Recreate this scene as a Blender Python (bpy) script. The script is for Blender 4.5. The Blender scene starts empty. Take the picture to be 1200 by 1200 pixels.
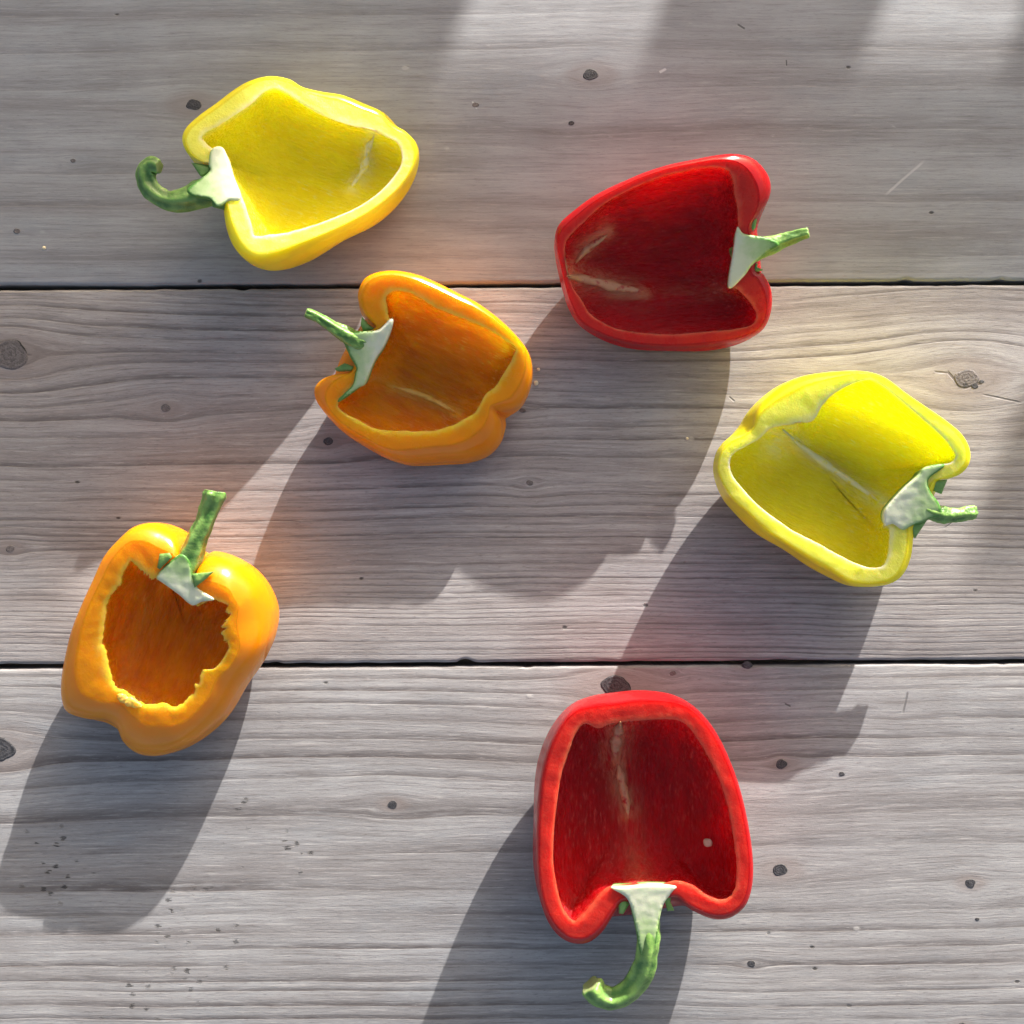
import bpy, bmesh, math, random
import numpy as np
from mathutils import Vector, noise, geometry
from mathutils.bvhtree import BVHTree

random.seed(7)
R = math.radians
SC = bpy.context.scene
COL = SC.collection

# ---------------------------------------------------------------- camera, sky, sun, exposure
S = 0.00036            # metres on the table top per photo pixel
D = 0.45               # camera height above the table top
cam_d = bpy.data.cameras.new("camera")
cam = bpy.data.objects.new("camera", cam_d)
COL.objects.link(cam)
cam.location = (0, 0, D)
cam_d.sensor_width = 36
cam_d.lens = 36 * D / (1200 * S)
cam_d.clip_start = 0.01
cam_d.clip_end = 2000
SC.camera = cam

SUN_EL, SUN_AZ = R(15.0), R(22.5)      # azimuth from +y towards +x
w = bpy.data.worlds.new("World")
SC.world = w
w.use_nodes = True
nt = w.node_tree
sky = nt.nodes.new("ShaderNodeTexSky")
sky.sky_type = 'NISHITA'
sky.sun_disc = False
sky.sun_elevation = SUN_EL
sky.sun_rotation = SUN_AZ
sky.air_density = 0.9
sky.dust_density = 5.0
sky.ozone_density = 0.15
bg = nt.nodes["Background"]
nt.links.new(sky.outputs[0], bg.inputs[0])
bg.inputs[1].default_value = 0.097

sd = bpy.data.lights.new("sun", 'SUN')
sd.energy = 4.0
sd.angle = R(0.5)
sd.color = (1.0, 0.975, 0.945)
sun = bpy.data.objects.new("sun", sd)
COL.objects.link(sun)
SDIR = Vector((math.sin(SUN_AZ) * math.cos(SUN_EL), math.cos(SUN_AZ) * math.cos(SUN_EL), math.sin(SUN_EL)))
sun.rotation_euler = SDIR.to_track_quat('Z', 'Y').to_euler()
sun.location = SDIR * 3

SC.view_settings.view_transform = 'Standard'
SC.view_settings.look = 'None'
SC.view_settings.gamma = 1
SC.view_settings.exposure = 1.3

# ---------------------------------------------------------------- helpers
def at(px, py, z=0.0):
    k = S * (D - z) / D
    return Vector(((px - 600) * k, (600 - py) * k, z))

def at_np(p, z):
    k = S * (D - z) / D
    return np.stack([(p[:, 0] - 600) * k, (600 - p[:, 1]) * k, z], 1)

def empty(name, loc, label=None, cat=None, group=None):
    o = bpy.data.objects.new(name, None)
    COL.objects.link(o)
    o.location = loc
    o.empty_display_size = 0.02
    if label: o["label"] = label
    if cat: o["category"] = cat
    if group: o["group"] = group
    return o

def mesh_obj(name, verts, faces, mats, parent=None, smooth=True, matidx=None, attrs=None, origin=None):
    """verts in world space; origin moves the local frame"""
    base = Vector(parent_world(parent)) if parent else Vector((0, 0, 0))
    if origin is None: origin = base
    me = bpy.data.meshes.new(name)
    me.from_pydata([tuple(Vector(v) - Vector(origin)) for v in verts], [], faces)
    for m in (mats if isinstance(mats, (list, tuple)) else [mats]): me.materials.append(m)
    if matidx is not None: me.polygons.foreach_set("material_index", matidx)
    if smooth: me.polygons.foreach_set("use_smooth", [True] * len(me.polygons))
    for k, a in (attrs or {}).items():
        at_ = me.attributes.new(k, 'FLOAT', 'POINT')
        at_.data.foreach_set("value", np.asarray(a, dtype=np.float32))
    me.update()
    o = bpy.data.objects.new(name, me)
    COL.objects.link(o)
    if parent is not None:
        o.parent = parent
    o.location = Vector(origin) - base
    return o

def parent_world(p):
    v = Vector((0, 0, 0))
    while p is not None:
        v += p.location
        p = p.parent
    return v

# ---- node expression helper
class G:
    def __init__(s, mat):
        s.nt = mat.node_tree
    def node(s, t, **kw):
        n = s.nt.nodes.new(t)
        for k, v in kw.items(): setattr(n, k, v)
        return n
    def put(s, sock, v):
        if isinstance(v, E): s.nt.links.new(v.s, sock)
        elif isinstance(v, bpy.types.NodeSocket): s.nt.links.new(v, sock)
        else: sock.default_value = v
    def math(s, op, a, b=None, c=None, clamp=False):
        n = s.node("ShaderNodeMath", operation=op, use_clamp=clamp)
        s.put(n.inputs[0], a)
        if b is not None: s.put(n.inputs[1], b)
        if c is not None: s.put(n.inputs[2], c)
        return E(s, n.outputs[0])
    def attr(s, name):
        n = s.node("ShaderNodeAttribute", attribute_name=name)
        return E(s, n.outputs["Fac"])
    def xyz(s, a, b, c=0.0):
        n = s.node("ShaderNodeCombineXYZ")
        for i, v in enumerate((a, b, c)): s.put(n.inputs[i], v)
        return n.outputs[0]
    def noise(s, vec, scale=1.0, detail=2.0, rough=0.5, dist=0.0, dims='3D'):
        n = s.node("ShaderNodeTexNoise", noise_dimensions=dims)
        s.put(n.inputs["Vector"], vec)
        n.inputs["Scale"].default_value = scale
        n.inputs["Detail"].default_value = detail
        n.inputs["Roughness"].default_value = rough
        n.inputs["Distortion"].default_value = dist
        return E(s, n.outputs[0])
    def smooth(s, v, a, b, lo=0.0, hi=1.0):
        n = s.node("ShaderNodeMapRange", interpolation_type='SMOOTHSTEP')
        s.put(n.inputs[0], v)
        n.inputs[1].default_value = a; n.inputs[2].default_value = b
        n.inputs[3].default_value = lo; n.inputs[4].default_value = hi
        return E(s, n.outputs[0])
    def mix(s, f, a, b):
        n = s.node("ShaderNodeMix", data_type='RGBA')
        s.put(n.inputs[0], f)
        for i, v in ((6, a), (7, b)):
            if isinstance(v, tuple): n.inputs[i].default_value = (*v, 1)
            else: s.put(n.inputs[i], v)
        return n.outputs[2]
    def mul(s, f, a, b):
        n = s.node("ShaderNodeMix", data_type='RGBA', blend_type='MULTIPLY')
        s.put(n.inputs[0], f)
        for i, v in ((6, a), (7, b)):
            if isinstance(v, tuple): n.inputs[i].default_value = (*v, 1)
            else: s.put(n.inputs[i], v)
        return n.outputs[2]
    def bump(s, h, dist, strength=1.0, normal=None):
        n = s.node("ShaderNodeBump")
        s.put(n.inputs["Height"], h)
        n.inputs["Distance"].default_value = dist
        n.inputs["Strength"].default_value = strength
        if normal is not None: s.put(n.inputs["Normal"], normal)
        return n.outputs[0]

class E:
    def __init__(s, g, sock): s.g, s.s = g, sock
    def __add__(s, o): return s.g.math('ADD', s, o)
    __radd__ = __add__
    def __sub__(s, o): return s.g.math('SUBTRACT', s, o)
    def __rsub__(s, o): return s.g.math('SUBTRACT', o, s)
    def __mul__(s, o): return s.g.math('MULTIPLY', s, o)
    __rmul__ = __mul__
    def __truediv__(s, o): return s.g.math('DIVIDE', s, o)
    def __rtruediv__(s, o): return s.g.math('DIVIDE', o, s)
    def max(s, o): return s.g.math('MAXIMUM', s, o)
    def min(s, o): return s.g.math('MINIMUM', s, o)
    def pow(s, o): return s.g.math('POWER', s, o)
    def fract(s): return s.g.math('FRACT', s)
    def floor(s): return s.g.math('FLOOR', s)
    def sqrt(s): return s.g.math('SQRT', s)
    def abs(s): return s.g.math('ABSOLUTE', s)

def new_mat(name):
    m = bpy.data.materials.new(name)
    m.use_nodes = True
    return m, G(m), m.node_tree.nodes["Principled BSDF"]

# ---------------------------------------------------------------- weathered plank material
def ring_positions(v0, v1, periods):
    """growth-ring line positions from v0 to v1; periods = [(v, period), ...]"""
    out, v = [], v0 - 40.0
    pv = [p[0] for p in periods]; pp = [p[1] for p in periods]
    while v < v1 + 40:
        out.append(v)
        v += float(np.interp(v, pv, pp)) * random.uniform(0.65, 1.4)
    return out

def wood_material(name, v0, v1, off, periods, knots, ringdark, base, tone, scratches=(), seed=0.0, specks=None, bend=1.0, bumpd=0.00026, fc_=1.0):
    m, g, bs = new_mat(name)
    tc = g.node("ShaderNodeTexCoord")
    sp = g.node("ShaderNodeSeparateXYZ")
    g.nt.links.new(tc.outputs["Object"], sp.inputs[0])
    u = (E(g, sp.outputs[0]) + off[0]) / S + 600.0
    v = 600.0 - (E(g, sp.outputs[1]) + off[1]) / S
    # slow wander of the grain
    wob = g.noise(g.xyz(u * 0.0021, v * 0.004, seed), 1.0, 2.0) - 0.5
    wv = v + wob * (22.0 * bend)
    wob2 = g.noise(g.xyz(u * 0.012, v * 0.012, seed + 5), 1.0, 2.0) - 0.5
    wv = wv + wob2 * 3.0
    halo = None
    for (ku, kv, rad, flow, st, dark) in knots:
        du = u - ku; dv = v - kv
        if flow > 0:
            dd = du / st
            r2 = dd * dd + dv * dv
            wv = wv - dv * (flow * flow) / (r2 + flow * flow * 0.9)
    for (ku, kv, rad, flow, st, dark) in knots:
        if rad < 5: continue
        du = u - ku; dv = v - kv
        hl = g.smooth((du * du * 0.25 + dv * dv).sqrt() + wob2 * rad, rad * 2.3, rad * 1.0)
        halo = hl if halo is None else halo.max(hl)
    # ring phase by a curve
    rp = ring_positions(v0, v1, periods)
    a, b = rp[0], rp[-1]
    nrm = (wv - a) / (b - a)
    fc = g.node("ShaderNodeFloatCurve")
    cm = fc.mapping.curves[0]
    n = len(rp)
    pts = [((p - a) / (b - a), i / (n - 1)) for i, p in enumerate(rp)]
    cm.points[0].location = pts[0]; cm.points[1].location = pts[-1]
    for p in pts[1:-1]: cm.points.new(*p)
    for p in cm.points: p.handle_type = 'VECTOR'
    fc.mapping.update()
    g.put(fc.inputs["Value"], nrm)
    ph = E(g, fc.outputs[0]) * float(n - 1)
    fr = ph.fract(); fl = ph.floor()
    vary = g.noise(g.xyz(fl * 3.77, u * 0.0016, seed + 9), 1.0, 1.0)
    vary = g.smooth(vary, 0.28, 0.72)
    line = g.smooth(fr, 0.45, 0.94) * g.smooth(fr, 1.0, 0.955)      # slow in, sharp out
    line = line * (vary * 0.9 + 0.10)
    brk = g.noise(g.xyz(u * 0.03, wv * 0.25, seed + 12), 1.0, 3.0, 0.6)
    line = line * g.smooth(brk, 0.25, 0.6, 0.45, 1.0)
    # fibres
    fib = g.noise(g.xyz(u * 0.013, wv * 0.32, seed + 1), 1.0, 6.0, 0.72)
    fib2 = g.noise(g.xyz(u * 0.09, v * 0.60, seed + 3), 1.0, 5.0, 0.75)
    band = g.noise(g.xyz(u * 0.0012, wv * 0.028, seed + 4), 1.0, 3.0, 0.55)
    blot = g.noise(g.xyz(u * 0.006, v * 0.011, seed + 6), 1.0, 4.0, 0.6)
    blot2 = g.noise(g.xyz(u * 0.009, v * 0.02, seed + 16), 1.0, 4.0, 0.6)
    fib3 = g.noise(g.xyz(u * 0.006, wv * 0.12, seed + 21), 1.0, 5.0, 0.7)
    col = g.mix(g.smooth(blot, 0.35, 0.65), base, tone)
    col = g.mix(g.smooth(blot2, 0.52, 0.72) * 0.5, col, tuple(c * k for c, k in zip(base, (0.93, 1.0, 1.05))))
    col = g.mix(g.smooth(band, 0.42, 0.72) * 0.6, col, tuple(c * k for c, k in zip(base, (0.68, 0.63, 0.61))))
    col = g.mix(g.smooth(fib3, 0.50, 0.70) * (0.38 * fc_), col, tuple(c * k for c, k in zip(base, (0.55, 0.52, 0.50))))
    col = g.mix(line * ringdark, col, (0.085, 0.068, 0.064))
    col = g.mix(g.smooth(fib, 0.50, 0.66) * (0.55 * fc_), col, (0.150, 0.130, 0.123))
    col = g.mix(g.smooth(fib, 0.47, 0.32) * (0.45 * fc_), col, (0.64, 0.61, 0.585))
    col = g.mix(g.smooth(fib2, 0.54, 0.68) * (0.50 * fc_), col, (0.12, 0.102, 0.097))
    col = g.mix(g.smooth(fib2, 0.42, 0.28) * (0.40 * fc_), col, (0.68, 0.65, 0.625))
    # small dark flecks and pale nicks
    vo = g.node("ShaderNodeTexVoronoi", feature='F1')
    g.put(vo.inputs["Vector"], g.xyz(u * 0.021, v * 0.035, seed)); vo.inputs["Scale"].default_value = 1.0
    vd = E(g, vo.outputs["Distance"])
    cs = g.node("ShaderNodeSeparateColor"); g.nt.links.new(vo.outputs["Color"], cs.inputs[0])
    pick = E(g, cs.outputs[0])
    fleck = g.smooth(vd + (fib2 - 0.5) * 0.12, 0.085, 0.035) * g.smooth(pick, 0.80, 0.86)
    nick = g.smooth(vd + (fib2 - 0.5) * 0.16, 0.12, 0.05) * g.smooth(pick, 0.10, 0.06)
    col = g.mix(fleck * 0.8, col, (0.03, 0.026, 0.026))
    col = g.mix(nick * 0.3, col, (0.70, 0.68, 0.65))
    hgt = fib * 0.5 + fib2 * 0.5 - line * 0.35 - fleck * 1.2 + nick * 0.4
    if specks:
        reg = None
        for (su, sv, ru, rv) in specks:
            q = g.smooth(((u - su) / ru).pow(2.0) + ((v - sv) / rv).pow(2.0), 1.0, 0.2)
            reg = q if reg is None else reg.max(q)
        v2 = g.node("ShaderNodeTexVoronoi", feature='F1')
        g.put(v2.inputs["Vector"], g.xyz(u * 0.07 + v * 0.03, v * 0.09 - u * 0.02, seed)); v2.inputs["Scale"].default_value = 1.0
        d2 = E(g, v2.outputs["Distance"])
        c2 = g.node("ShaderNodeSeparateColor"); g.nt.links.new(v2.outputs["Color"], c2.inputs[0])
        mk = g.smooth(d2 + (fib2 - 0.5) * 1.5, 0.24, 0.16) * g.smooth(E(g, c2.outputs[1]), 0.50, 0.58) * reg
        col = g.mix(mk * 0.75, col, (0.03, 0.027, 0.026))
        hgt = hgt - mk * 0.8
    for (x0, y0, x1, y1, wd, val) in scratches:
        L = math.hypot(x1 - x0, y1 - y0); tx, ty = (x1 - x0) / L, (y1 - y0) / L
        du = u - x0; dv = v - y0
        tt = du * tx + dv * ty
        dn = (du * ty - dv * tx + (wob2 * 3.0)).abs()
        mk = g.smooth(dn, wd, wd * 0.3) * g.smooth(tt, 0.0, L * 0.15) * g.smooth(tt, L, L * 0.8)
        col = g.mix(mk * 0.7, col, (val, val * 0.97, val * 0.95))
        hgt = hgt - mk * 0.6
    if halo is not None:
        col = g.mix(halo * 0.38, col, (0.24, 0.185, 0.16))
    g.put(bs.inputs["Base Color"], col)
    g.put(bs.inputs["Roughness"], g.smooth(fib, 0.2, 0.8, 0.48, 0.72))
    bs.inputs["Specular IOR Level"].default_value = 0.35
    g.put(bs.inputs["Normal"], g.bump(hgt, bumpd, 1.0))
    return m

# ---------------------------------------------------------------- ground (far below the table top)
gm, g, bs = new_mat("ground_earth")
tc = g.node("ShaderNodeTexCoord")
nz = g.noise(tc.outputs["Object"], 3.0, 6.0, 0.6)
g.put(bs.inputs["Base Color"], g.mix(nz, (0.12, 0.11, 0.10), (0.22, 0.20, 0.18)))
bs.inputs["Roughness"].default_value = 0.9
gr = mesh_obj("ground", [(-300, -300, -0.75), (300, -300, -0.75), (300, 300, -0.75), (-300, 300, -0.75)], [(0, 1, 2, 3)], gm, smooth=False)
gr["kind"] = "structure"

# ---------------------------------------------------------------- table of planks
table = empty("wooden_table", (0, 0, -0.028), "weathered grey wooden plank table lying under all the pepper halves", "table")
table.rotation_euler.z = 0.0051
TH = 0.028

km, g, bs = new_mat("wood_knot")
tc = g.node("ShaderNodeTexCoord")
kr_ = g.attr("radial"); kt_ = g.attr("tone"); kk_ = g.attr("crack")
n1 = g.noise(tc.outputs["Object"], 500.0, 4.0, 0.65)
n2 = g.noise(tc.outputs["Object"], 1600.0, 3.0, 0.6)
rings = g.math('SINE', kr_ * 21.0 + n1 * 7.0) * 0.5 + 0.5
dk = g.mix(g.smooth(rings * 0.10 + n1 * 0.5 + n2 * 0.6, 0.35, 0.85), (0.012, 0.012, 0.014), (0.10, 0.095, 0.10))
lt = g.mix(g.smooth(rings * 0.14 + n1 * 0.4 + n2 * 0.6, 0.3, 0.9), (0.13, 0.105, 0.095), (0.34, 0.295, 0.275))
col = g.mix(kt_, lt, dk)
col = g.mix(g.smooth(kk_ + (n1 - 0.5) * 0.5, 0.45, 0.7), col, (0.006, 0.006, 0.006))
g.put(bs.inputs["Base Color"], col)
bs.inputs["Roughness"].default_value = 0.55
g.put(bs.inputs["Normal"], g.bump(rings * 0.15 + n1 * 0.5 + n2 * 0.6, 0.0004, 0.8))

def knot(parent, pv, ph, ku, kv, rad, tone):
    """an uneven round knot standing a hair proud of its plank"""
    nR, nT = 9, 44
    cx, cy = (ku - 600) * S, (600 - kv) * S
    V, F, ra, tn, ck = [], [], [], [], []
    rnd = random.Random(int(ku * 13 + kv))
    a0, span = rnd.uniform(0, 6.28), rnd.uniform(0.7, 1.5)
    sq = rnd.uniform(0.72, 0.95)
    def z0(x, y): return 0.00022 * noise.noise((x * 9, y * 20 + ph, 2))
    V.append((cx, cy - pv, z0(cx, cy - pv) + 0.00016)); ra.append(0); ck.append(0)
    for i in range(1, nR + 1):
        f = i / nR
        for j in range(nT):
            t = j / nT * 2 * math.pi
            w_ = rad * S * (1 + 0.24 * noise.noise((math.cos(t) * 0.9 + ku, math.sin(t) * 0.9, kv)) + 0.05 * noise.noise((math.cos(t) * 3 + ku, math.sin(t) * 3, kv)))
            x = cx + math.cos(t) * w_ * f * 1.08; y = cy + math.sin(t) * w_ * f * sq
            da = abs((t - a0 + math.pi) % (2 * math.pi) - math.pi)
            c = max(0, 1 - (da / span) ** 2) * max(0, 1 - abs(f - 0.86) / 0.16)
            z = z0(x, y - pv) + 0.00016 - (0.0005 if i == nR else 0.0) - 0.0001 * c
            V.append((x, y - pv, z)); ra.append(f); ck.append(c)
    for j in range(nT): F.append((0, 1 + j, 1 + (j + 1) % nT))
    for i in range(nR - 1):
        for j in range(nT):
            j2 = (j + 1) % nT
            F.append((1 + i * nT + j, 1 + (i + 1) * nT + j, 1 + (i + 1) * nT + j2, 1 + i * nT + j2))
    me = bpy.data.meshes.new("knot"); me.from_pydata(V, [], F); me.materials.append(km)
    me.polygons.foreach_set("use_smooth", [True] * len(F))
    for nm_, vals in (("radial", ra), ("tone", [tone] * len(V)), ("crack", ck)):
        me.attributes.new(nm_, 'FLOAT', 'POINT').data.foreach_set("value", np.asarray(vals, dtype=np.float32))
    o = bpy.data.objects.new("knot", me); COL.objects.link(o)
    o.parent = parent
    return o

def plank(name, v0, v1, mat_args, dz=0.0, ph=0.0):
    yN, yS = (600 - v0) * S, (600 - v1) * S
    yc = (yN + yS) / 2
    L0, L1 = -0.95, 0.95
    rb = 0.0014
    prof = []
    hw = (yN - yS) / 2
    for k in range(6):      # north top corner, round
        a_ = k / 5 * math.pi / 2
        prof.append((hw - rb + rb * math.cos(a_), -rb + rb * math.sin(a_), 1))
    for k in range(1, 8): prof.append((hw - rb - (2 * hw - 2 * rb) * k / 8, 0, 0))
    for k in range(6):
        a_ = math.pi / 2 + k / 5 * math.pi / 2
        prof.append((-hw + rb + rb * math.cos(a_), -rb + rb * math.sin(a_), -1))
    prof.append((-hw, -TH, -1)); prof.append((hw, -TH, 1))
    nP = len(prof)
    xs = np.concatenate([np.linspace(L0, -0.26, 20)[:-1], np.linspace(-0.26, 0.26, 320), np.linspace(0.26, L1, 20)[1:]])
    V, F = [], []
    for x in xs:
        for (py, pz, sd_) in prof:
            jy = 0.0
            if sd_:
                jy = 0.0005 * noise.noise((x * 22, ph + sd_ * 7, 0)) + 0.0003 * noise.noise((x * 120, ph + sd_ * 3, 5))
                chip = noise.noise((x * 75, ph * 3 + sd_ * 11, 9)) - 0.42
                if chip > 0: jy -= sd_ * chip * 0.0045
            zz = pz + (0.0 if pz < -0.02 else 0.00022 * noise.noise((x * 9, py * 20 + ph, 2)))
            V.append((x, py + jy, zz))
    n = len(xs)
    for i in range(n - 1):
        for j in range(nP):
            j2 = (j + 1) % nP
            F.append((i * nP + j, (i + 1) * nP + j, (i + 1) * nP + j2, i * nP + j2))
    F.append(tuple(range(nP))); F.append(tuple((n - 1) * nP + j for j in reversed(range(nP))))
    me = bpy.data.meshes.new(name)
    me.from_pydata(V, [], F)
    bm = bmesh.new(); bm.from_mesh(me); bmesh.ops.recalc_face_normals(bm, faces=bm.faces); bm.to_mesh(me); bm.free()
    me.polygons.foreach_set("use_smooth", [True] * len(me.polygons))
    o = bpy.data.objects.new(name, me); COL.objects.link(o)
    o.parent = table
    o.location = (0, yc, TH + dz)
    for kn in mat_args['knots']:
        if kn[5] > 0: knot(o, yc, ph, kn[0], kn[1], kn[2], 1.0 if kn[5] > 0.75 else kn[5] * 0.75)
    me.materials.append(wood_material("weathered_wood_" + str(int(v0 + 5000)), v0, v1, (0.0, yc), **mat_args))
    return o

BASE1, TONE1 = (0.335, 0.332, 0.332), (0.4, 0.4, 0.403)
BASE2, TONE2 = (0.365, 0.333, 0.32), (0.43, 0.402, 0.39)
BASE3, TONE3 = (0.318, 0.308, 0.306), (0.382, 0.374, 0.373)
plank("plank", -560, -115, dict(periods=[(-600, 18), (0, 18)], knots=[], ringdark=0.3, base=BASE1, tone=TONE1, seed=31.0), ph=1.0)
plank("plank", -110.5, 331.5, dict(
    periods=[(-150, 26), (0, 40), (60, 48), (200, 44), (260, 22), (340, 24)], ringdark=0.33, base=BASE1, tone=TONE1, seed=2.0, bend=0.6, bumpd=0.00014, fc_=0.62,
    knots=[(230, 121, 9, 14, 2, 0.95), (695, 88, 9, 16, 2, 1.0), (672, 145, 3.5, 5, 2, 0.8), (88, 186, 3, 5, 2, 0.7), (560, 123, 4, 0, 2, 0.35), (22, 268, 4, 0, 2, .5)],
    scratches=[(1038, 232, 1088, 188, 2.0, 0.58), (775, 86, 784, 81, 2.2, 0.75), (876, 36, 866, 30, 1.6, 0.05), (924, 72, 924, 80, 1.2, 0.06), (556, 118, 562, 128, 1.5, 0.7)]),
    dz=0.0003, ph=2.0)
plank("plank", 336.5, 776.0, dict(
    periods=[(300, 11), (420, 15), (520, 17), (580, 9), (700, 7.5), (800, 7)], ringdark=0.78, base=BASE2, tone=TONE2, seed=11.0, bend=1.0,
    knots=[(12, 412, 21, 34, 2.0, 0.62), (195, 476, 5.5, 14, 2, 0.55), (385, 516, 6, 10, 2, 0.8), (621, 566, 4, 10, 2, 0.6), (1134, 446, 15, 46, 1.9, 0.5),
           (1132, 453, 3.4, 0, 1, 1.0), (1143, 455, 4.0, 0, 1, 1.0), (1151, 450, 3.0, 0, 1, 1.0), (12, 640, 5, 9, 2, .5), (613, 481, 4, 6, 2, .6), (596, 478, 3, 0, 2, .6)],
    scratches=[(1110, 437, 1128, 458, 2.2, 0.03), (1128, 458, 1152, 452, 3.0, 0.02), (1095, 438, 1112, 440, 1.6, 0.08), (0, 414, 40, 413, 1.8, 0.04), (1150, 465, 1200, 475, 1.5, .08),
               (1105, 622, 1128, 606, 1.0, .1), (855, 466, 862, 472, 1.3, .08)]),
    dz=0.0, ph=3.0)
plank("plank", 781.0, 1224.0, dict(
    periods=[(760, 13), (860, 22), (920, 46), (1000, 40), (1040, 20), (1120, 17), (1220, 9)], ringdark=0.85, base=BASE3, tone=TONE3, seed=23.0, bend=0.9,
    knots=[(720, 804, 17.5, 24, 1.8, 1.0), (0, 875, 17, 26, 1.6, 1.0), (458, 942, 5.5, 12, 2.2, 1.0), (915, 897, 6.5, 10, 2, 1.0), (985, 909, 3.5, 6, 2, .9),
           (912, 1021, 8.5, 13, 2, 1.0), (1135, 1038, 6, 10, 2, .9), (875, 781, 6, 8, 2, .9), (1143, 1080, 2.5, 0, 2, .9), (878, 1131, 4.5, 7, 2, .8), (788, 790, 4, 6, 2, .5), (1125, 1205, 5, 6, 2, .9)],
    scratches=[(1063, 812, 1056, 840, 1.8, .14), (918, 826, 926, 830, 1.5, .06)],
    specks=[(225, 1075, 80, 45), (240, 1120, 60, 40), (150, 1170, 60, 40), (215, 1185, 30, 40), (345, 1000, 35, 35), (290, 945, 20, 30), (60, 1010, 60, 60)]),
    dz=-0.0002, ph=4.0)
plank("plank", 1228.5, 1672, dict(periods=[(1200, 10), (1700, 16)], knots=[], ringdark=0.6, base=BASE3, tone=TONE3, seed=41.0), ph=5.0)
# frame under the planks
fm, g, bs = new_mat("table_underframe_wood")
tc = g.node("ShaderNodeTexCoord")
g.put(bs.inputs["Base Color"], g.mix(g.noise(tc.outputs["Object"], 20.0, 4.0), (0.2, 0.18, 0.165), (0.32, 0.3, 0.28)))
bs.inputs["Roughness"].default_value = 0.75
def box(name, x0, x1, y0, y1, z0, z1, mat, parent, bev=0.003):
    bm = bmesh.new()
    bmesh.ops.create_cube(bm, size=1)
    for v_ in bm.verts:
        v_.co = Vector(((x1 - x0) * v_.co.x, (y1 - y0) * v_.co.y, (z1 - z0) * v_.co.z))
    bmesh.ops.bevel(bm, geom=bm.edges[:], offset=bev, segments=2, affect='EDGES')
    me = bpy.data.meshes.new(name); bm.to_mesh(me); bm.free()
    me.materials.append(mat)
    o = bpy.data.objects.new(name, me); COL.objects.link(o)
    o.parent = parent
    o.location = ((x0 + x1) / 2, (y0 + y1) / 2, (z0 + z1) / 2)
    return o
zt = 0.0
for x in (-0.75, 0.75):
    box("cross_beam", x - 0.035, x + 0.035, -0.37, 0.40, -0.075, zt - 0.001, fm, table)
    for y in (-0.33, 0.36):
        box("leg", x - 0.034, x + 0.034, y - 0.034, y + 0.034, -0.722, -0.076, fm, table)

# ---------------------------------------------------------------- unseen bench, added to cast shade and light patches on the planks
T = 1.3
def lit(u, v, t=T): return at(u, v) + SDIR * t
c_mid = lit(790, 230)
shade_bench = empty("added_shade_bench", (c_mid.x, c_mid.y, -0.75), "unseen slatted wooden bench added beyond the far edge of the table to shade it", "bench")
def cb(name, x0, x1, y0, y1, z0, z1): return box(name, x0, x1, y0, y1, z0, z1, fm, shade_bench, 0.004)
zr = c_mid.z + 0.75
def sx_(u, v):      # where the sun ray to a spot on the table crosses the added bench back
    p = at(u, v)
    return p.x + SDIR.x / SDIR.y * (c_mid.y - p.y) - c_mid.x
for (u0, u1) in ((-330, 236), (1262, 1390)):
    cb("shade_post", sx_(u0, 330), sx_(u1, 330), -0.011, 0.011, 0, zr + 0.045)  # left one widened to keep sun off the left of the planks
for (u0, u1) in ((-560, -332), (237, 1260), (1392, 1800)):
    cb("shade_rail", sx_(u0, 330), sx_(u1, 330), -0.011, 0.011, zr - 0.0143, zr + 0.011)
for (u0, u1) in ((376, 434), (437, 547), (780, 1035), (1205, 1380), (1560, 1800)):
    xa, xb = sx_(u0, 0), sx_(u1, 0)
    cb("shade_slat", xa, xb, -0.008, 0.008, 0.47, zr - 0.0148)  # gaps between slats placed to let light patches through
cb("seat", sx_(-560, 330), sx_(1800, 330), 0.0125, 0.44, 0.43, 0.455)
for x in (sx_(60, 330), sx_(1326, 330)):
    cb("leg", x - 0.02, x + 0.02, 0.39, 0.43, 0, 0.429)

# ---------------------------------------------------------------- pepper materials
PAL = {
    'yellow': dict(skin=(0.89, 0.75, 0.012), flesh=(0.89, 0.86, 0.13), pale=(0.93, 0.92, 0.42), inner=(0.95, 0.84, 0.025), deep=(0.93, 0.74, 0.014), rad=(0.95, 1.15, 0.14), sc=0.019, mem=(0.92, 0.90, 0.50)),
    'orange': dict(skin=(0.88, 0.29, 0.002), flesh=(0.94, 0.34, 0.005), pale=(0.95, 0.56, 0.09), inner=(0.90, 0.33, 0.002), deep=(0.72, 0.18, 0.001), rad=(0.85, 1.5, 0.03), sc=0.018, mem=(0.93, 0.55, 0.09)),
    'red': dict(skin=(0.44, 0.004, 0.006), flesh=(0.60, 0.030, 0.018), pale=(0.74, 0.13, 0.06), inner=(0.58, 0.005, 0.010), deep=(0.42, 0.002, 0.004), rad=(1.0, 0.12, 0.08), sc=0.016, mem=(0.82, 0.36, 0.18)),
}
def sss(bs, p, wgt, k=1.0):
    bs.subsurface_method = 'RANDOM_WALK'
    bs.inputs["Subsurface Weight"].default_value = wgt
    bs.inputs["Subsurface Radius"].default_value = p['rad']
    bs.inputs["Subsurface Scale"].default_value = p['sc'] * k
    bs.inputs["Subsurface Anisotropy"].default_value = 0.0

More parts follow.
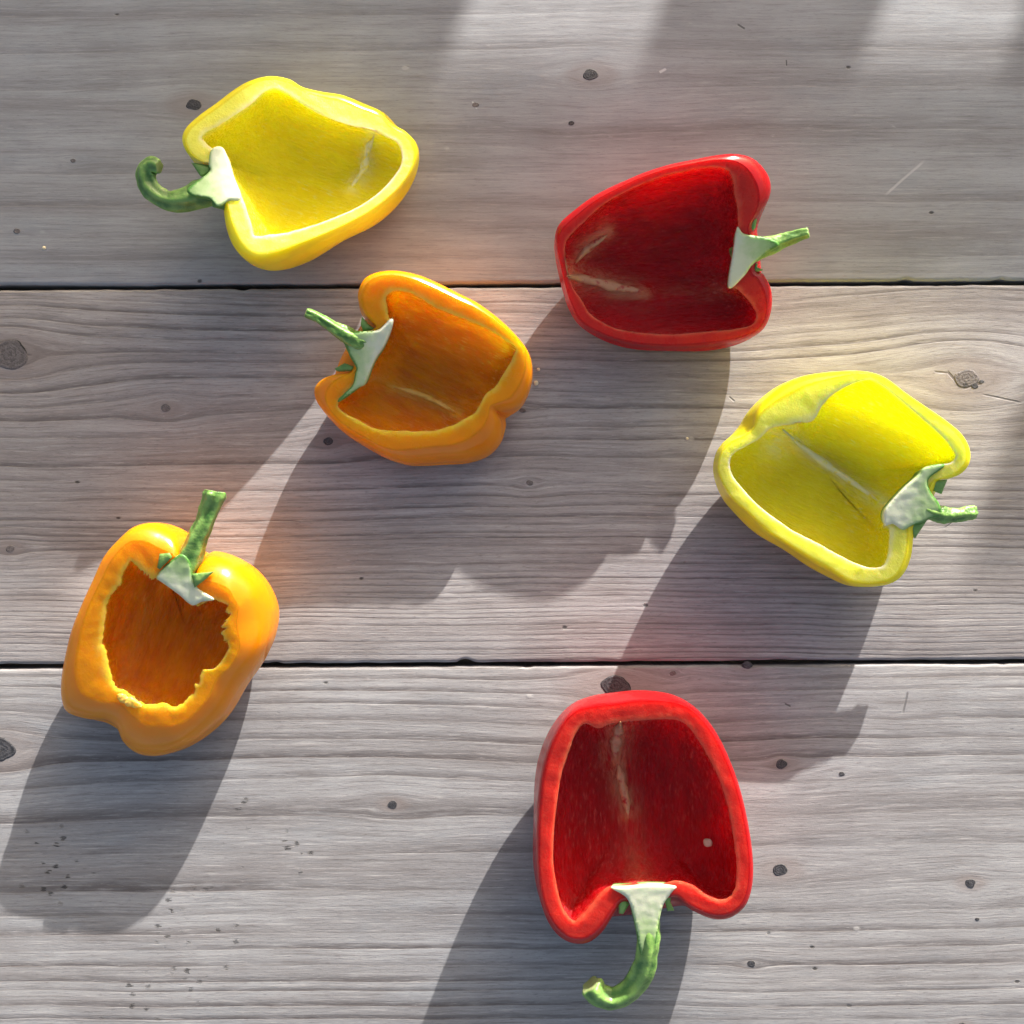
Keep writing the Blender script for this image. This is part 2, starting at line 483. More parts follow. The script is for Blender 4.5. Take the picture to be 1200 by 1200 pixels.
def pepper_mats(key, ang, tag):
    p = PAL[key]
    # skin
    ms, g, bs = new_mat(key + "_pepper_skin_" + tag)
    tc = g.node("ShaderNodeTexCoord")
    n1 = g.noise(tc.outputs["Object"], 60.0, 3.0)
    g.put(bs.inputs["Base Color"], g.mix(g.smooth(n1, 0.3, 0.7) * 0.5, p['skin'], tuple(c * 0.82 for c in p['skin'])))
    bs.inputs["Roughness"].default_value = 0.23
    bs.inputs["IOR"].default_value = 1.45
    sss(bs, p, 0.9, 0.35)
    g.put(bs.inputs["Normal"], g.bump(g.noise(tc.outputs["Object"], 220.0, 3.0), 0.0004, 0.35))
    # cut flesh
    mf, g, bs = new_mat(key + "_pepper_cut_flesh_" + tag)
    tc = g.node("ShaderNodeTexCoord")
    t = g.attr("rim")
    sp = g.noise(tc.outputs["Object"], 900.0, 3.0, 0.7)
    sp2 = g.noise(tc.outputs["Object"], 190.0, 3.0, 0.6)
    col = g.mix(g.smooth(t + (sp2 - 0.5) * 0.5, 0.62, 1.02) * 0.75, p['flesh'], p['pale'])
    col = g.mix(g.smooth(t, 0.16, 0.03) * 0.9, col, tuple(c * 0.85 for c in p['skin']))
    col = g.mix(g.smooth(sp, 0.58, 0.76) * 0.35, col, p['pale'])
    col = g.mix(g.smooth(sp, 0.45, 0.25) * 0.18, col, p['skin'])
    g.put(bs.inputs["Base Color"], col)
    g.put(bs.inputs["Roughness"], g.smooth(sp2, 0.3, 0.7, 0.22, 0.42))
    bs.inputs["IOR"].default_value = 1.4
    bs.inputs["Specular IOR Level"].default_value = 0.32
    sss(bs, p, 1.0, 0.5)
    g.put(bs.inputs["Normal"], g.bump(sp * 1.0 + sp2 * 0.3, 0.0005, 0.55))
    # lining
    ml, g, bs = new_mat(key + "_pepper_lining_" + tag)
    tc = g.node("ShaderNodeTexCoord")
    rot = g.node("ShaderNodeVectorRotate", rotation_type='Z_AXIS')
    g.nt.links.new(tc.outputs["Object"], rot.inputs["Vector"]); rot.inputs["Angle"].default_value = -ang
    sc_ = g.node("ShaderNodeVectorMath", operation='MULTIPLY')
    g.nt.links.new(rot.outputs[0], sc_.inputs[0]); sc_.inputs[1].default_value = (0.22, 1.0, 1.0)
    fb = g.noise(sc_.outputs[0], 900.0, 4.0, 0.65)
    fb2 = g.noise(sc_.outputs[0], 260.0, 3.0, 0.6)
    pith = g.attr("pith")
    edge = g.attr("rim")           # 1 at the lip, falling to 0 down the wall
    fb3 = g.noise(sc_.outputs[0], 60.0, 3.0, 0.6)
    col = g.mix(g.smooth(fb2 * 0.4 + fb3 * 0.6, 0.36, 0.66), p['inner'], p['deep'])
    col = g.mix(g.smooth(fb, 0.58, 0.68) * (g.smooth(fb3, 0.42, 0.62) * 0.45), col, tuple(min(1, c + 0.12) for c in p['pale']))  # wet sky glints painted as pale streaks in the base colour
    col = g.mix(g.smooth(fb, 0.44, 0.30) * 0.15, col, tuple(c * 0.6 for c in p['deep']))
    col = g.mix(g.smooth(edge, 0.55, 1.0) * 0.45, col, p['pale'])
    col = g.mix(g.math('MULTIPLY', pith, g.smooth(fb2 + fb * 0.4, 0.45, 0.85), clamp=True) * 0.75, col, p['mem'])
    g.put(bs.inputs["Base Color"], col)
    g.put(bs.inputs["Roughness"], g.smooth(fb, 0.35, 0.65, 0.14, 0.36))
    bs.inputs["IOR"].default_value = 1.42
    bs.inputs["Specular IOR Level"].default_value = 0.4
    sss(bs, p, 1.0)
    g.put(bs.inputs["Normal"], g.bump(fb * 1.0 + fb2 * 1.0, 0.0013, 1.0))
    # membrane
    mm, g, bs = new_mat(key + "_pepper_membrane_" + tag)
    tc = g.node("ShaderNodeTexCoord")
    n1 = g.noise(tc.outputs["Object"], 300.0, 4.0, 0.6)
    g.put(bs.inputs["Base Color"], g.mix(g.smooth(n1, 0.30, 0.50), p['inner'], p['mem']))
    bs.inputs["Roughness"].default_value = 0.35
    sss(bs, p, 0.35)
    g.put(bs.inputs["Normal"], g.bump(n1, 0.0008, 0.6))
    return ms, mf, ml, mm

def stem_mats():
    ms, g, bs = new_mat("pepper_stem_green")
    tc = g.node("ShaderNodeTexCoord")
    rg = g.attr("ridge"); al = g.attr("along")
    n1 = g.noise(tc.outputs["Object"], 170.0, 4.0, 0.6)
    n2 = g.noise(tc.outputs["Object"], 700.0, 3.0, 0.6)
    col = g.mix(g.smooth(rg * 0.30 + n1 * 1.1, 0.35, 1.0), (0.060, 0.165, 0.032), (0.27, 0.45, 0.11))
    col = g.mix(g.smooth(n2, 0.62, 0.8) * 0.35, col, (0.02, 0.045, 0.012))
    col = g.mix(g.smooth(al, 0.985, 1.0), col, (0.30, 0.36, 0.14))
    g.put(bs.inputs["Base Color"], col)
    bs.inputs["Roughness"].default_value = 0.36
    bs.inputs["Subsurface Weight"].default_value = 0.35
    bs.inputs["Subsurface Radius"].default_value = (0.4, 1.0, 0.2)
    bs.inputs["Subsurface Scale"].default_value = 0.002
    g.put(bs.inputs["Normal"], g.bump(n1 + n2 * 0.4, 0.0009, 0.6))
    mc, g, bs = new_mat("pepper_stem_cut_core")
    tc = g.node("ShaderNodeTexCoord")
    gn = g.attr("green")
    n1 = g.noise(tc.outputs["Object"], 260.0, 4.0, 0.6)
    n2 = g.noise(tc.outputs["Object"], 900.0, 3.0, 0.7)
    col = g.mix(g.smooth(gn + (n1 - 0.5) * 0.5, 0.08, 0.50), (0.74, 0.76, 0.56), (0.45, 0.60, 0.27))
    col = g.mix(g.smooth(gn + (n1 - 0.5) * 0.35, 0.48, 0.85), col, (0.09, 0.25, 0.04))
    col = g.mix(g.smooth(n2, 0.6, 0.8) * 0.25, col, (0.55, 0.62, 0.42))
    g.put(bs.inputs["Base Color"], col)
    bs.inputs["Roughness"].default_value = 0.4
    bs.inputs["Subsurface Weight"].default_value = 0.5
    bs.inputs["Subsurface Radius"].default_value = (0.8, 1.0, 0.5)
    bs.inputs["Subsurface Scale"].default_value = 0.002
    g.put(bs.inputs["Normal"], g.bump(n1 + n2 * 0.5, 0.0002, 0.5))
    return ms, mc
STEM, CORE = stem_mats()

# ---------------------------------------------------------------- curve tools
def closed_spline(P, n, per=None):
    P = np.asarray(P, float); m = len(P)
    t = np.linspace(0, m, n, endpoint=False)
    i = t.astype(int); f = (t - i)[:, None]
    p0, p1, p2, p3 = P[(i - 1) % m], P[i % m], P[(i + 1) % m], P[(i + 2) % m]
    return 0.5 * ((2 * p1) + (-p0 + p2) * f + (2 * p0 - 5 * p1 + 4 * p2 - p3) * f ** 2 + (-p0 + 3 * p1 - 3 * p2 + p3) * f ** 3)

def open_spline(P, n):
    P = np.asarray(P, float); m = len(P)
    Q = np.vstack([2 * P[0] - P[1], P, 2 * P[-1] - P[-2]])
    t = np.linspace(0, m - 1 - 1e-9, n)
    i = t.astype(int); f = (t - i)[:, None]
    p0, p1, p2, p3 = Q[i], Q[i + 1], Q[i + 2], Q[i + 3]
    return 0.5 * ((2 * p1) + (-p0 + p2) * f + (2 * p0 - 5 * p1 + 4 * p2 - p3) * f ** 2 + (-p0 + 3 * p1 - 3 * p2 + p3) * f ** 3)

def gsmooth(a, sig):
    n = len(a); k = np.arange(-3 * sig, 3 * sig + 1)
    wts = np.exp(-k ** 2 / (2 * sig ** 2)); wts /= wts.sum()
    out = np.zeros_like(a)
    for kk, ww in zip(k, wts): out += ww * np.roll(a, -int(kk), axis=0)
    return out

def hull_radius(P, c, grow):
    """radius by direction of the filled-out, smoothed outline"""
    d = P - c
    th = np.arctan2(d[:, 1], d[:, 0]); r = np.hypot(d[:, 0], d[:, 1])
    nb = 180
    prof = np.zeros(nb)
    idx = ((th + math.pi) / (2 * math.pi) * nb).astype(int) % nb
    for i, rr in zip(idx, r): prof[i] = max(prof[i], rr)
    for _ in range(3):
        z = prof == 0
        if z.any(): prof[z] = np.maximum(np.roll(prof, 1), np.roll(prof, -1))[z]
    mx = prof.copy()
    for k in range(-grow, grow + 1): mx = np.maximum(mx, np.roll(prof, k) * (1 - 0.010 * abs(k)))
    mx = gsmooth(mx, 5)
    fi = (th + math.pi) / (2 * math.pi) * nb - 0.5
    i0 = np.floor(fi).astype(int); f = fi - i0
    return mx[i0 % nb] * (1 - f) + mx[(i0 + 1) % nb] * f, th

# ---------------------------------------------------------------- pepper builder
def pepper(name, key, label, org, k, pairs, cutedge, H, tilt, axis, stem, core, core_dir, sepals, ridges, rough=0.5, uc=0.04, bulge=0.03, tag="", floor=0.0075, wp=0.80, stem_dz=0, sepal_dz=-0.0012, core_lift=0.0006):
    ox, oy = org
    px = lambda p: (ox + p[0] * k, oy + p[1] * k)
    PO = np.array([px(p[:2]) for p in pairs]); PI = np.array([px(p[2:]) for p in pairs])
    N = 288
    O = closed_spline(PO, N); I = closed_spline(PI, N)
    ce = np.interp(np.linspace(0, len(pairs), N, endpoint=False), [c[0] for c in cutedge], [c[1] for c in cutedge])
    ce = gsmooth(ce, 4)
    cpx = O.mean(0)
    zr = lambda p: (H + tilt[0] * (p[:, 0] - cpx[0]) + tilt[1] * (p[:, 1] - cpx[1])) * S
    root = empty(name, at(cpx[0], cpx[1], 0.0), label, "bell pepper", "halved bell peppers on the table")
    rng = np.random.default_rng(abs(hash(tag)) % 1000 if False else len(tag) * 37 + int(H))
    # ragged lip
    jit = np.zeros(N)
    off_ = rng.uniform(0, 50)
    for i in range(N):
        an = i / N * 2 * math.pi
        q = Vector((math.cos(an), math.sin(an), 0))
        amp = 0.25 + 1.5 * max(0, noise.noise(q * 1.7 + Vector((off_, 0, 3))) + 0.25)
        jit[i] = amp * (noise.noise(q * 12 + Vector((off_, 0, 0))) * 1.3 + noise.noise(q * 30 + Vector((0, off_, 0))) * 1.1 + noise.noise(q * 60 + Vector((0, off_, 7))) * 0.6)
    dirn = (I - O); dirn /= np.maximum(np.linalg.norm(dirn, axis=1), 1e-6)[:, None]
    I0 = gsmooth(I, 3)
    I = I + dirn * (jit * rough)[:, None]
    C = O + (I0 - O) * ce[:, None]
    zC = zr(C); zI = zr(I)
    wC = at_np(C, zC); wI = at_np(I, zI)
    gap = np.linalg.norm(O - C, axis=1) * S
    zW = zr(O) - 0.0035 - gap * 0.85
    wW = at_np(O, zW)
    cw = wW.mean(0); cw2 = cw[:2]
    rows, kinds, rim = [], [], []        # kinds: 0 skin, 1 flesh, 2 lining (kind of strip AFTER row)
    # outer: bottom to top
    Rs, th = hull_radius(wW[:, :2], cw2, 16)
    dirs = np.stack([np.cos(th), np.sin(th)], 1)
    rW = np.hypot(*(wW[:, :2] - cw2).T)
    M = 22
    for j in range(M, 0, -1):
        a = j / M * math.pi / 2 * 0.985
        h = min(1.0, math.sin(a) ** 0.6 * 1.15)
        rr = rW * (1 - h) + Rs * h
        sc = math.cos(a) ** 0.70 * (1 + bulge * math.sin(2 * a) * 1.6)
        z = zW * (1 - math.sin(a) ** 0.80)
        z = np.maximum(z, 0.0004)
        rows.append(np.column_stack([cw2 + dirs * (rr * sc)[:, None], z])); kinds.append(0); rim.append(np.zeros(N))
    for j in range(0, 6):
        a = math.pi / 2 * (1 - j / 6 * 0.82)
        s_, c_ = math.sin(a), math.cos(a)
        s0 = math.sin(math.pi / 2 * 0.18)
        f = (s_ - s0) / (1 - s0)
        xy = wC[:, :2] + (wW[:, :2] - wC[:, :2]) * f
        z = zW + (wC[:, 2] - zW) * (1 - (1 - c_ / math.cos(math.pi / 2 * 0.18)) ** 1.0)
        rows.append(np.column_stack([xy, z])); kinds.append(0); rim.append(np.zeros(N))
    rows.append(wC.copy()); kinds.append(1); rim.append(np.zeros(N))
    # rim; it dips a little under the cut stem
    ii = np.arange(N) / N * len(pairs)
    dn_ = np.minimum(ii, len(pairs) - ii)
    notchdip = 0.0013 * np.exp(-(dn_ / 1.7) ** 2)
    for j in range(1, 9):
        t = j / 8
        p = wC + (wI - wC) * t
        lump = np.array([noise.noise((q[0] * 160, q[1] * 160, 3.3)) * 0.00045 + noise.noise((q[0] * 420, q[1] * 420, 8.3)) * 0.00025 for q in p])
        p[:, 2] += lump * math.sin(math.pi * min(1, t * 0.9 + .05)) - (0.0004 * max(0, (t - 0.85) / 0.15) ** 2)
        p[:, 2] -= notchdip * (0.4 + 0.6 * t)
        rows.append(p); kinds.append(1 if j < 8 else 2); rim.append(np.full(N, t))
    # lining
    ci = wI[:, :2].mean(0)
    Ri, thi = hull_radius(wI[:, :2], ci, 8)
    di = np.stack([np.cos(thi), np.sin(thi)], 1)
    rI = np.hypot(*(wI[:, :2] - ci).T)
    M2 = 30
    zl = rows[-1][:, 2]
    wallmin = 0.0052
    for j in range(1, M2 + 1):
        a = j / M2 * math.pi / 2 * 0.985
        h = min(1.0, math.sin(a) ** 0.8) * 0.45
        rr = rI * (1 - h) + np.maximum(Ri, rI) * h
        sc = math.cos(a) ** wp * (1 + uc * 2 * math.sin(2 * a))
        fl_ = floor + (zl - zl.mean()) * 0.0
        z = zl - (zl - fl_) * math.sin(a) ** (wp + 0.05)
        xy = ci + di * (rr * sc)[:, None]
        lump = np.array([noise.noise((x_ * 70, y_ * 70, z_ * 70)) * 0.0008 + noise.noise((x_ * 210, y_ * 210, z_ * 210)) * 0.00035 for (x_, y_), z_ in zip(xy, z)])
        z = z + lump * math.sin(a)
        rows.append(np.column_stack([xy, z])); kinds.append(2); rim.append(np.full(N, max(0.0, 1 - j / 7)))
    V = np.vstack(rows)
    nr = len(rows)
    pith = np.zeros(len(V))
    # raised inner ridges, in world space
    start = (len(rows) - M2) * N
    for (pts, wid, hgt, st) in ridges:
        line = open_spline([px(p) for p in pts], 40)
        zz = 0.012
        lw = at_np(line, np.full(len(line), zz))[:, :2]
        d = np.min(np.hypot(V[start:, None, 0] - lw[None, :, 0], V[start:, None, 1] - lw[None, :, 1]), axis=1)
        gss = np.exp(-(d / (wid * S)) ** 2)
        V[start:, 2] += gss * hgt
        pith[start:] = np.maximum(pith[start:], np.exp(-(d / (wid * S * 1.05)) ** 2) * st)
    F, MI = [], []
    for r in range(nr - 1):
        for i in range(N):
            i2 = (i + 1) % N
            F.append((r * N + i, r * N + i2, (r + 1) * N + i2, (r + 1) * N + i)); MI.append(kinds[r])
    b0 = len(V); V = np.vstack([V, [[*rows[0][:, :2].mean(0), 0.0004]], [V[(nr - 1) * N:nr * N].mean(0)]])
    for i in range(N):
        i2 = (i + 1) % N
        F.append((i2, i, b0)); MI.append(0)
        F.append(((nr - 1) * N + i, (nr - 1) * N + i2, b0 + 1)); MI.append(2)
    ms, mf, ml, mm = pepper_mats(key, axis, tag)
    # our outlines run clockwise seen from above
    F = [tuple(reversed(f)) for f in F]
    shell = mesh_obj("shell", V, F, [ms, mf, ml], root, True, MI, {"rim": np.concatenate(rim + [[0, 0]]), "pith": np.append(pith, [0, 0])})
    bvh = BVHTree.FromPolygons([Vector(v) for v in V], F)
    # the knife leaves a crisp edge all round the cut
    rc0 = (kinds.index(1)) * N; rc1 = rc0 + N
    ec0 = rc0 + 8 * N; ec1 = ec0 + N
    se = shell.data.attributes.new("sharp_edge", 'BOOLEAN', 'EDGE')
    ev = np.empty(len(shell.data.edges) * 2, dtype=np.int32); shell.data.edges.foreach_get("vertices", ev); ev = ev.reshape(-1, 2)
    mk_ = ((ev >= rc0) & (ev < rc1)).all(1) | ((ev >= ec0) & (ev < ec1)).all(1)
    se.data.foreach_set("value", mk_)
    # membranes: thin pale ridges standing on the lining
    for (pts, wid, hgt, st) in ridges:
        if st < 0.95: continue
        line = open_spline([px(p) for p in pts], 36)
        vs, fs = [], []
        ok = True
        nc = 9
        for q, p in enumerate(line):
            d = line[min(q + 1, 35)] - line[max(q - 1, 0)]
            d /= max(1e-6, np.linalg.norm(d)); nrm = np.array([-d[1], d[0]])
            f = q / 35
            taper = math.sin(math.pi * min(1, max(0, f))) ** 0.5 * (0.8 + 0.5 * noise.noise((q * 0.16, st, wid)))
            for c_ in range(nc):
                sx = (c_ / (nc - 1) * 2 - 1)
                pp = p + nrm * sx * wid * 0.6 * max(0.05, taper)
                ray = at(pp[0], pp[1], 0) - Vector((0, 0, D))
                hit = bvh.ray_cast(Vector((0, 0, D)), ray.normalized())
                co = hit[0] if hit[0] else at(pp[0], pp[1], 0.01)
                nn = hit[1] if hit[0] else Vector((0, 0, 1))
                if nn.dot(ray) > 0: nn = -nn
                up = (1 - sx ** 4) * 0.0016 * (0.8 + 0.35 * noise.noise((q * 0.3, c_ * 0.4, wid))) - 0.0004
                vs.append(co + nn * up)
        for q in range(35):
            for c_ in range(nc - 1):
                a_ = q * nc + c_
                fs.append((a_, a_ + 1, a_ + nc + 1, a_ + nc))
        bmx = mesh_obj("membrane", vs, fs, mm, root)
    # stem
    zcore = lambda p: H * S + tilt[0] * (p[0] - cpx[0]) * S + tilt[1] * (p[1] - cpx[1]) * S
    sp_ = [(*px(q[:2]), q[2] * k * 1.16, q[3] + stem_dz) for q in stem]          # px, py, radius px, z px
    nS = 56
    line = open_spline([q for q in sp_], nS)
    W3 = [at(q[0], q[1], q[3] * S) for q in line]
    rad = [q[2] * S * (D - q[3] * S) / D for q in line]
    vs, fs, rdg, alg = [], [], [], []
    nc = 30
    up = Vector((0, 0, 1))
    ph = rng.uniform(0, 6.28)
    for q in range(nS):
        tg = (W3[min(q + 1, nS - 1)] - W3[max(q - 1, 0)]).normalized()
        sx = tg.cross(up).normalized(); sy = sx.cross(tg).normalized()
        for c_ in range(nc):
            a = c_ / nc * 2 * math.pi
            rc = 0.5 + 0.5 * math.cos(5 * a + ph + q * 0.03)
            rr = rad[q] * (0.88 + 0.16 * rc ** 1.5 + 0.16 * noise.noise((math.cos(a) * 1.2, math.sin(a) * 1.2, q * 0.13 + ph)) + 0.08 * noise.noise((math.cos(a) * 3, math.sin(a) * 3, q * 0.4 + ph)))
            if q == nS - 1: rr *= 0.82
            vs.append(W3[q] + sx * math.cos(a) * rr + sy * math.sin(a) * rr)
            rdg.append(rc); alg.append(q / (nS - 1))
    for q in range(nS - 1):
        for c_ in range(nc):
            c2 = (c_ + 1) % nc
            fs.append((q * nc + c_, (q + 1) * nc + c_, (q + 1) * nc + c2, q * nc + c2))
    tg = (W3[-1] - W3[-2]).normalized()
    vs.append(W3[-1] - tg * rad[-1] * 0.25); rdg.append(0.6); alg.append(1.0); e1 = len(vs) - 1
    vs.append(W3[0]); rdg.append(0.5); alg.append(0.0); e0 = len(vs) - 1
    for c_ in range(nc):
        c2 = (c_ + 1) % nc
        fs.append(((nS - 1) * nc + c_, e1, (nS - 1) * nc + c2)); fs.append((c_, c2, e0))
    fs = [tuple(reversed(f)) for f in fs]
    bm = bmesh.new()
    stem_o = mesh_obj("stem", vs, fs, STEM, root, True, None, {"ridge": rdg, "along": alg})
    bm.from_mesh(stem_o.data); bmesh.ops.recalc_face_normals(bm, faces=bm.faces); bm.to_mesh(stem_o.data); bm.free()
    # cut core
    def slab(nm, poly, mat, thick, zfun, step, attrfun, parent, edge=2.0, lumpy=0.00018, sharp=False):
        if sharp:
            Q = np.array([px(p) for p in poly]); B = np.vstack([Q[a_] + (Q[(a_ + 1) % len(Q)] - Q[a_]) * f_ for a_ in range(len(Q)) for f_ in np.linspace(0, 1, 5)[:-1]])
        else: B = closed_spline([px(p) for p in poly], max(40, len(poly) * 6))
        mn, mx = B.min(0), B.max(0)
        pts = [Vector(b) for b in B]
        nb = len(pts)
        ins = []
        y = mn[1]
        def inside(x, y):
            c = False
            for a_ in range(nb):
                x1, y1 = B[a_]; x2, y2 = B[(a_ + 1) % nb]
                if (y1 > y) != (y2 > y) and x < (x2 - x1) * (y - y1) / (y2 - y1) + x1: c = not c
            return c
        while y < mx[1]:
            x = mn[0]
            while x < mx[0]:
                if inside(x, y) and np.min(np.hypot(B[:, 0] - x, B[:, 1] - y)) > step * 0.5: ins.append(Vector((x + random.uniform(-.2, .2), y + random.uniform(-.2, .2))))
                x += step
            y += step
        co, _, tri, *_ = geometry.delaunay_2d_cdt(pts + ins, [], [list(range(nb))], 1, 1e-4)
        vs, at2 = [], []
        for c in co:
            dist = float(np.min(np.hypot(B[:, 0] - c.x, B[:, 1] - c.y)))
            z = zfun((c.x, c.y)) - 0.0007 * max(0, 1 - dist / edge) ** 2
            w_ = at(c.x, c.y, z)
            w_.z += lumpy * noise.noise((w_.x * 350, w_.y * 350, 1.0)) * min(1, dist / edge)
            vs.append(w_); at2.append(attrfun(c, dist))
        fs = [tuple(t) for t in tri]
        # skirt
        from collections import Counter
        ec = Counter()
        for t in fs:
            for a_, b_ in zip(t, t[1:] + t[:1]): ec[tuple(sorted((a_, b_)))] += 1
        border = [e for e, c in ec.items() if c == 1]
        low = {}
        for e in border:
            for v_ in e:
                if v_ not in low:
                    low[v_] = len(vs)
                    p = vs[v_]
                    cen = at(*B.mean(0), p.z)
                    vs.append(Vector((p.x + (cen.x - p.x) * 0.12, p.y + (cen.y - p.y) * 0.12, p.z - thick))); at2.append(1.0)
        for a_, b_ in border: fs.append((a_, b_, low[b_], low[a_]))
        o = mesh_obj(nm, vs, fs, mat, parent, True, None, {"green": at2, "ridge": [0.35 + 0.3 * x for x in at2], "along": [0.3] * len(at2)})
        b = bmesh.new(); b.from_mesh(o.data); bmesh.ops.recalc_face_normals(b, faces=b.faces); b.to_mesh(o.data); b.free()
        return o
    c0, c1 = np.array(px(core_dir[0])), np.array(px(core_dir[1]))
    cv = (c1 - c0); L = np.linalg.norm(cv); cv = cv / L
    def cg(c, dist):
        t = ((c.x - c0[0]) * cv[0] + (c.y - c0[1]) * cv[1]) / L
        e = max(0, 1 - dist / 3.2) * max(0.0, min(1, (t - 0.15) * 2.2))
        return float(min(1, max(0, t * 0.75 + e * 0.55)))
    slab("stem_core", core, CORE, 0.0075, lambda p: zcore(p) + core_lift, 2.2, cg, stem_o)
    for sp_poly in sepals:
        slab("sepal", sp_poly, STEM, 0.0016, lambda p: zcore(p) + sepal_dz, 2.2, lambda c, d: 0.2 + 0.1 * d, stem_o, 4.0, 0.0006, True)
    return root, bvh

Y1 = [(372,455,425,440),(338,392,395,350),(300,385,345,328),(255,352,312,300),(234,300,304,288),(250,255,320,268),(300,208,370,240),(360,165,425,205),(430,112,490,160),(490,80,535,118),(560,65,580,108),(630,76,625,130),(680,105,680,165),(750,122,740,200),(830,135,810,228),(900,165,870,246),(965,192,935,262),(1010,240,985,285),(1060,268,1025,305),(1100,312,1042,340),(1108,360,1042,385),(1085,430,1015,430),(1030,500,960,490),(950,565,880,545),(860,620,790,585),(760,670,700,617),(670,715,610,640),(600,750,550,648),(530,764,515,652),(470,742,495,645),(425,695,488,610),(400,635,475,570),(388,570,462,530),(385,510,445,490)]
O2 = [(300,420,400,400),(345,340,430,330),(375,312,440,285),(330,265,430,255),(303,210,425,215),(300,160,420,185),(325,105,430,168),(370,78,455,152),(430,66,490,152),(500,70,530,162),(580,90,575,185),(660,125,630,220),(740,165,710,255),(820,205,790,285),(900,262,880,325),(970,325,945,368),(1030,395,990,400),(1060,460,985,430),(1065,540,960,480),(1040,620,930,530),(1000,670,900,575),(930,688,860,605),(915,692,840,640),(935,740,810,690),(925,820,770,715),(870,880,710,745),(780,908,640,765),(680,912,560,770),(600,918,480,768),(520,918,410,765),(430,890,350,750),(340,840,290,715),(250,785,240,690),(170,710,212,665),(118,640,215,640),(108,585,240,620),(140,545,280,580),(200,520,310,550),(265,512,350,490)]
O3 = [(560,400,545,500),(615,415,600,545),(640,362,635,540),(690,345,690,525),(760,358,745,548),(830,395,735,570),(890,455,750,590),(930,530,722,625),(940,590,725,680),(925,670,745,700),(895,740,735,745),(860,800,690,800),(800,880,640,810),(740,980,620,870),(660,1060,580,920),(570,1120,535,955),(480,1148,480,940),(400,1142,420,945),(340,1100,370,920),(310,1040,330,890),(265,1008,300,880),(190,1002,285,860),(110,975,270,810),(85,925,258,750),(82,850,240,690),(95,760,245,640),(120,650,250,580),(160,545,265,520),(205,445,300,470),(250,350,325,420),(310,280,350,370),(370,230,372,385),(440,214,400,410),(500,228,430,435),(545,262,460,440),(565,310,490,460)]
R1 = [(900,480,805,500),(905,550,795,610),(935,575,830,630),(965,640,880,685),(965,720,905,730),(935,795,890,775),(870,838,820,795),(780,862,740,803),(660,875,640,812),(540,878,540,818),(430,872,440,812),(330,850,350,800),(240,815,280,775),(170,770,215,730),(130,700,185,680),(108,620,145,622),(95,560,130,570),(80,500,120,520),(70,430,112,465),(85,370,130,415),(140,315,185,358),(230,250,262,288),(330,200,352,234),(430,155,445,190),(540,120,550,155),(650,97,655,132),(740,80,735,125),(820,75,790,140),(890,95,810,185),(940,145,815,230),(962,200,825,280),(955,260,830,330),(920,320,830,370),(890,370,825,380),(895,420,815,430)]
Y2 = [(950,590,830,600),(890,680,765,685),(880,740,785,700),(870,820,785,770),(840,890,775,830),(790,930,750,862),(710,945,700,865),(620,938,640,845),(540,890,570,810),(450,840,490,765),(360,780,400,720),(270,720,310,660),(200,650,235,600),(130,590,180,540),(90,530,140,490),(68,460,125,440),(80,390,140,395),(120,345,190,365),(180,315,250,330),(215,280,290,292),(225,230,330,280),(260,175,400,268),(330,115,465,258),(420,75,505,200),(520,58,545,155),(620,52,610,115),(700,58,700,88),(770,85,760,115),(850,145,830,170),(930,200,900,230),(1010,255,970,290),(1075,310,1030,350),(1110,370,1060,400),(1112,430,1040,430),(1080,475,990,440),(1030,498,930,460),(985,505,890,500),(965,545,860,550)]
R2 = [(440,790,440,735),(370,790,340,740),(340,830,300,760),(300,890,255,815),(250,925,215,855),(190,922,190,840),(140,885,165,800),(105,820,150,740),(85,730,138,660),(78,620,140,560),(80,500,150,460),(90,380,165,370),(115,280,190,290),(160,190,215,225),(210,140,245,195),(280,118,290,210),(350,112,340,192),(420,102,420,185),(500,103,500,180),(560,115,560,185),(620,150,600,215),(680,220,640,275),(730,320,690,370),(765,420,720,460),(790,530,740,560),(805,640,752,660),(803,730,750,730),(780,800,735,770),(730,840,700,785),(670,845,650,770),(600,815,600,735),(550,775,550,722),(500,780,500,735)]

